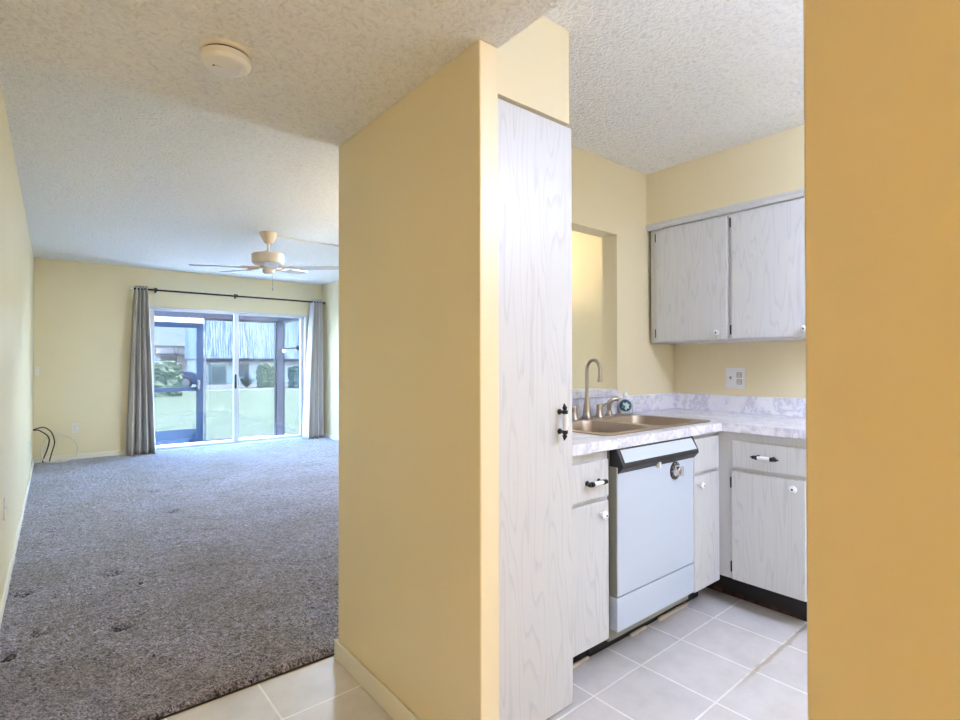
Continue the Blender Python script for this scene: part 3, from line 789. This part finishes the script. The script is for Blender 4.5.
HC = Vector((XW, -2.2, 1.42))
HL = thing('added_hall_lamp', 'unseen white globe lamp added at the rear end of the hall to light it', 'added lamp', HC)  # unseen lamp, added and placed to spread warm light through the hall
m = MB(); m.lathe(HC, [(0, 0), (.05, 0), (.045, .015), (.015, .02), (.015, .05), (0, .05)], (-1, 0, 0), seg=24); m.build('base', M['nickel'], HL, smooth=30)
m = MB(); m.lathe(HC + Vector((-.135, 0, 0)), [(.09 * math.sin(PI * k / 16), .09 * math.cos(PI * k / 16)) for k in range(17)], seg=28); m.build('globe', plain('hall_fill_light', (.9, .85, .75), .5, emit=(1., .77, .43), es=HLS), HL, smooth=60)
PLc = Vector((2.62, 5.3, ZL))
PL = thing('ceiling_light', 'unseen shallow drum light added behind the partition to fill the living room', 'ceiling light', PLc)  # unseen drum, added to fill the living room with cool light
m = MB(); m.lathe(PLc, [(0, 0), (.20, 0), (.20, -.095), (.186, -.095), (.186, -.05), (0, -.05)], seg=32); m.build('base', M['nickel'], PL, smooth=30)
m = MB(); m.lathe(PLc, [(.185, -.088), (.17, -.098), (0, -.10)], seg=32); m.build('shade', plain('living_fill_light', (.9, .85, .75), .5, emit=(.74, 1., 1.34), es=DLS), PL, smooth=40)
TL = Vector((2.75, 3.55, .022))
t = thing('added_floor_lamp', 'unseen uplight lamp added behind the partition to brighten the living room ceiling', 'floor lamp', TL)  # unseen uplight, added to bounce warm light off the ceiling and dining wall
m = MB(); m.lathe(TL, [(0, 0), (.14, 0), (.14, .015), (.03, .03), (0, .03)], seg=28); m.build('base', M['black'], t, smooth=30)
m = MB(); m.tube([TL + Vector((0, 0, .02)), TL + Vector((0, 0, 1.42))], .009, 12); m.build('pole', M['nickel'], t, smooth=40)
m = MB(); m.lathe(TL + Vector((0, 0, 1.40)), [(.02, 0), (.10, .03), (.17, .09), (.175, .12), (.165, .118), (.155, .085), (.09, .04), (.02, .02)], seg=32); m.build('lamp_shade', M['white'], t, smooth=40)
m = MB(); m.lathe(TL + Vector((0, 0, 1.45)), [(0, 0), (.10, .01), (.12, .035), (.10, .042), (0, .045)], seg=28); m.build('bulb', plain('uplight', (.9, .85, .75), .5, emit=(1., .80, .52), es=TLS), t, smooth=40)

# ------------------------------------------------------------------ outdoors: screened patio
m = MB(); m.box(.2, 3.26, YB + .16, 9.62, -.14, -.06); struct(m, 'patio_floor', M['slab'])
m = MB(); m.box(.2, 3.19, 9.45, 9.55, 1.965, 2.26); m.box(3.07, 3.19, YB + .16, 9.45, 1.965, 2.26); m.box(.2, .30, YB + .16, 9.45, 1.965, 2.26); struct(m, 'patio_beam', M['slate'])
m = MB(); m.box(3.057, 3.189, 9.44, 9.56, -.06, 1.965); struct(m, 'patio_column', M['slate'])
m = MB(); m.box(.2, .30, 9.44, 9.56, -.06, 1.965); struct(m, 'patio_column', M['slate'])
sc = thing('patio_screen', 'insect screen panel between the screen door and the patio column', 'screen', (2.48, 9.5, -.06))
m = MB(); m.box(1.905, 3.055, 9.485, 9.515, 1.935, 1.964); m.box(1.905, 3.055, 9.485, 9.515, -.06, -.03); m.box(1.905, 1.93, 9.485, 9.515, -.03, 1.935); m.box(3.03, 3.055, 9.485, 9.515, -.03, 1.935); m.build('frame', M['pframe'], sc)
m = MB(); m.box(1.93, 3.03, 9.4995, 9.5005, -.03, 1.935); m.build('mesh', M['screen'], sc)
sc = thing('patio_screen', 'insect screen side panel right of the patio column', 'screen', (3.12, 8.9, -.06))
m = MB(); m.box(3.10, 3.14, YB + .165, 9.30, 1.925, 1.964); m.box(3.10, 3.14, YB + .165, 9.30, -.06, -.03); m.box(3.10, 3.14, YB + .165, YB + .195, -.03, 1.925); m.build('frame', M['pframe'], sc)
m = MB(); m.box(3.119, 3.121, YB + .195, 9.30, -.03, 1.925); m.build('mesh', M['screen'], sc)
m = MB(); m.box(3.095, 3.118, YB + .20, 9.43, 1.468, 1.488); m.build('rail', M['slate'], sc)
m = MB(); m.lathe((3.09, 8.49, 1.478), [(.042 * math.sin(PI * k / 10), .042 * math.cos(PI * k / 10)) for k in range(11)], seg=16); m.build('ball', M['slate'], sc, smooth=60)
m = MB(); m.lathe((3.165, 9.405, 1.445), [(.032 * math.sin(PI * k / 10), .032 * math.cos(PI * k / 10)) for k in range(11)], seg=16)
o = m.build('round_lamp', M['white'], smooth=60); tag(o, 'small white globe fixed to the patio column', 'lamp')
# screen door
G = thing('screen_door', 'dark blue framed screen door beyond the sliding glass door', 'screen door', (1.44, 9.5, -.06))
m = MB(); m.box(.98, 1.06, 9.48, 9.52, -.05, 1.88); m.box(1.79, 1.895, 9.48, 9.52, -.05, 1.88); m.box(1.06, 1.79, 9.48, 9.52, 1.80, 1.88); m.box(1.06, 1.79, 9.48, 9.52, .778, .845); m.box(1.06, 1.79, 9.48, 9.52, -.05, .02); m.build('frame', M['blue'], G, bevel=.003)
m = MB(); m.box(1.06, 1.79, 9.49, 9.51, .02, .166); m.build('kick_panel', M['blue'], G)
m = MB(); m.box(1.06, 1.79, 9.4995, 9.5005, .845, 1.80); m.box(1.06, 1.79, 9.4995, 9.5005, .166, .778); m.build('mesh', M['screen'], G)
m = MB(); m.box(1.80, 1.835, 9.44, 9.48, .80, .95); m.build('handle', M['pframe'], G, bevel=.006)

# ------------------------------------------------------------------ outdoors: ground, street and houses
m = MB()
for i in range(24):
    for j in range(24):
        pass
m.box(-14, 26, YB + .16, 31.5, -.30, -.10); struct(m, 'lawn', M['lawn'])
m = MB(); m.box(-14, 30, 31.5, 70, -.30, -.12); struct(m, 'street', M['road'])
m = MB(); m.box(-14, 9.2, 27.8, 29.0, -.10, -.085); m.box(9.2, 26, 26.0, 27.2, -.10, -.085); struct(m, 'path', M['concrete'])

def hedge(name, label, x0, x1, y0, y1, h, mat, n=26, amp=.10):
    bm = bmesh.new(); bmesh.ops.create_cube(bm, size=1.)
    bmesh.ops.subdivide_edges(bm, edges=bm.edges[:], cuts=n, use_grid_fill=True)
    cx, cy = (x0 + x1) / 2, (y0 + y1) / 2
    for v in bm.verts:
        p = Vector((cx + v.co.x * (x1 - x0), cy + v.co.y * (y1 - y0), -.12 + (v.co.z + .5) * (h + .02)))
        q = Vector((noise.noise(p * 3.1), noise.noise(p * 3.1 + Vector((9, 0, 0))), noise.noise(p * 3.1 + Vector((0, 9, 0)))))
        q2 = Vector((noise.noise(p * 9), noise.noise(p * 9 + Vector((9, 0, 0))), noise.noise(p * 9 + Vector((0, 9, 0)))))
        p += q * amp + q2 * amp * .7
        rr = (abs(v.co.x) > .42) and (v.co.z > .40)
        if rr: p.z -= .06
        v.co = p - Vector((cx, cy, 0))
    me = bpy.data.meshes.new(name); bm.to_mesh(me); bm.free(); me.materials.append(mat)
    o = bpy.data.objects.new(name, me); COL.objects.link(o); o.location = (cx, cy, 0)
    return tag(o, label, 'hedge', 'clipped hedges across the lawn')
hedge('hedge', 'clipped pale green hedge seen through the screen door, before the car', 1.6, 4.05, 24.3, 25.4, 1.38, M['hedge'])
hedge('hedge', 'clipped green hedge just left of the patio column', 9.0, 10.0, 30.4, 31.4, 1.30, M['hedge'])
hedge('hedge', 'dark clipped hedge behind the side screen, right of the patio column', 10.2, 12.2, 28.6, 29.6, 1.22, M['hedge2'])
# small shrub
def shrub(label, c, h, n, spread):
    t = thing('small_shrub', label, 'shrub', c)
    m = MB()
    for k in range(n):
        a = random.random() * 2 * PI; e = .5 + random.random() * .9
        d_ = Vector((math.cos(a) * math.cos(e) * spread, math.sin(a) * math.cos(e) * spread, math.sin(e))) * h * (.6 + .4 * random.random())
        p = Vector(c); sd = Vector((-math.sin(a), math.cos(a), 0)) * .05
        m.poly([p, p + d_ * .5 + sd, p + d_, p + d_ * .5 - sd])
    m.build('leaves', M['hedge2'], t)
    m = MB(); m.tube([Vector(c), Vector(c) + Vector((0, 0, h * .5))], .025, 6); m.build('stem', M['tyre'], t)
shrub('small spiky shrub between the utility box and the hedge', (8.5, 31.6, -.12), 1.05, 60, .9)
# utility box
t = thing('utility_box', 'grey-green utility box standing by the long low building', 'utility box', (8.32, 37.6, -.12))
m = MB(); m.box(7.88, 8.82, 37.3, 38.1, -.12, 1.29); m.build('cabinet', M['util'], t, bevel=.02)
m = MB()
for k in range(8): m.box(7.93, 8.77, 37.285, 37.30, .05 + k * .14, .10 + k * .14)
m.build('louvers', M['bwin'], t)
# car
CX, CY, CZ = 4.55, 31.4, -.12
car = thing('car', 'dark blue hatchback car parked behind the pale green hedge', 'car', (CX, CY, CZ))
prof = [(-2.0, .30), (-2.05, .70), (-1.95, .95), (-1.55, 1.05), (-1.05, 1.42), (-.1, 1.47), (.55, 1.36), (1.15, 1.02), (1.65, .92), (1.92, .78), (2.0, .55), (1.95, .28)]
m = MB(); m.prism([(CX - .45 + x, CZ + z) for x, z in prof], 'Y', CY, CY + 1.7); m.build('body', M['car'], car, bevel=.06, seg=3)
m = MB(); m.prism([(CX - .45 + x, CZ + z) for x, z in [(-1.2, 1.04), (-.95, 1.36), (-.35, 1.40), (-.35, 1.0)]], 'Y', CY - .012, CY + .02); m.prism([(CX - .45 + x, CZ + z) for x, z in [(-.25, 1.0), (-.25, 1.40), (.45, 1.32), (.95, 1.02)]], 'Y', CY - .012, CY + .02); m.build('side_window', M['carglass'], car)
for xx in (-1.3, 1.28):
    m = MB(); m.lathe((CX - .45 + xx, CY - .02, CZ + .34), [(0, -.03), (.32, -.03), (.34, 0), (.34, .16), (.32, .18), (0, .18)], (0, 1, 0), 28); wh = m.build('wheel', M['tyre'], car, smooth=30)
    m = MB(); m.lathe((CX - .45 + xx, CY - .055, CZ + .34), [(0, -.01), (.10, -.008), (.21, .0), (.22, .012)], (0, 1, 0), 20); m.build('hubcap', M['hub'], wh, smooth=30)
# long low building with board mansard
b = thing('long_building', 'long low building with vertical board mansard roof across the lawn', 'building', (12, 40, -.12))
m = MB(); m.box(7.75, 20, 39.2, 44.4, -.12, 1.70); m.build('wall', M['stucco'], b)
m = MB(); m.prism([(38.55, 1.58), (38.9, 4.6), (44.6, 4.6), (44.6, 1.58)], 'X', 7.6, 20.2)
m.build('mansard', M['board'], b)
m = MB(); m.box(7.55, 20.3, 38.50, 38.62, 1.42, 1.62); m.build('fascia', M['slate'], b)
m = MB()
for k in range(80):
    x = 7.7 + k * .157
    m.prism([(38.535, 1.60), (38.49, 1.60), (38.83, 4.6), (38.88, 4.6)], 'X', x, x + .028 + .02 * random.random())
q = m.build('battens', M['board'], b); q['kind'] = 'stuff'
for x in (9.9, 12.4):
    m = MB(); m.box(x, x + .8, 39.17, 39.21, .35, 1.25); m.build('window', M['bwin'], b)
# far house with gable and garage
b = thing('far_house', 'pale far house with grey shingle roof seen above the car', 'house', (6.5, 47, -.12))
m = MB(); m.box(3.2, 8.6, 45.6, 52, -.12, 2.75); m.build('wall', M['stucco'], b)
m = MB(); m.prism([(45.2, 2.62), (48.8, 5.4), (52.4, 2.62)], 'X', 2.8, 8.9); rf = m.build('roof', M['roofing'], b)
m = MB(); m.prism([(3.0, 2.7), (4.6, 2.7), (5.75, 2.72), (4.2, 5.2)], 'Y', 44.9, 46.2); m.build('gable', M['stucco'], b)
m = MB(); m.box(5.8, 8.5, 44.9, 45.7, 2.0, 2.42); m.build('awning', M['pink'], b)
m = MB(); m.box(6.15, 7.15, 45.55, 45.61, .9, 1.85); m.build('window', M['bwin'], b)
m = MB(); m.box(7.35, 8.4, 45.55, 45.61, .2, 1.9); m.build('garage_door', M['pink'], b)
# yard lamp with a forked top
t = thing('lamp_post', 'slim yard lamp post with a forked top behind the hedge', 'lamp post', (5.55, 35.0, -.12))
m = MB(); m.tube([(5.55, 35.0, -.12), (5.55, 35.0, 1.75)], .03, 8); m.build('pole', M['tyre'], t)
m = MB()
for s_ in (-1, 1): m.tube([(5.55, 35.0, 1.72), (5.55 + s_ * .10, 35.0, 1.95), (5.55 + s_ * .14, 35.0, 2.25)], .025, 8)
m.build('fork', M['tyre'], t)

# ------------------------------------------------------------------ light
W = bpy.data.worlds.new('sky'); S.world = W; W.use_nodes = True
nt = W.node_tree; bg = nt.nodes['Background']
tc = N(nt, 'ShaderNodeTexCoord'); sx = N(nt, 'ShaderNodeSeparateXYZ'); L(nt, tc.outputs['Generated'], sx.inputs[0])
cr = ramp(nt, sx.outputs['Z'], [(0., (.62, .82, 1.0)), (.45, (.30, .58, 1.0)), (1., (.20, .46, 1.0))])
L(nt, cr, bg.inputs['Color']); bg.inputs['Strength'].default_value = 27.
sun = bpy.data.lights.new('sun', 'SUN'); sun.energy = 84.; sun.angle = math.radians(.6); sun.color = (1., .96, .90)
so = bpy.data.objects.new('sun', sun); COL.objects.link(so); so.rotation_euler = Vector((-.52, .13, -.85)).to_track_quat('-Z', 'Y').to_euler()

# ------------------------------------------------------------------ camera
cam = bpy.data.cameras.new('camera'); cam.sensor_width = 36; cam.lens = 36 * 522.777 / 960; cam.clip_start = .02; cam.clip_end = 300
co = bpy.data.objects.new('camera', cam); COL.objects.link(co)
yw, pt, rl = math.radians(39.1475), math.radians(.4217), math.radians(-.0952)
Fw = Vector((math.sin(yw) * math.cos(pt), math.cos(yw) * math.cos(pt), math.sin(pt)))
Rt = Vector((math.cos(yw), -math.sin(yw), 0)); Up = Rt.cross(Fw)
R2 = Rt * math.cos(rl) + Up * math.sin(rl); U2 = -Rt * math.sin(rl) + Up * math.cos(rl)
mw = Matrix((R2, U2, -Fw)).transposed().to_4x4(); mw.translation = (0, 0, 1.21)
co.matrix_world = mw
S.camera = co
S.view_settings.view_transform = 'Standard'; S.view_settings.look = 'None'; S.view_settings.exposure = .44; S.view_settings.gamma = 1.
S.view_settings.use_curve_mapping = False
S.cycles.max_bounces = 10; S.cycles.diffuse_bounces = 6; S.cycles.transparent_max_bounces = 12
S.cycles.use_denoising = True
S.cycles.caustics_reflective = False; S.cycles.caustics_refractive = False
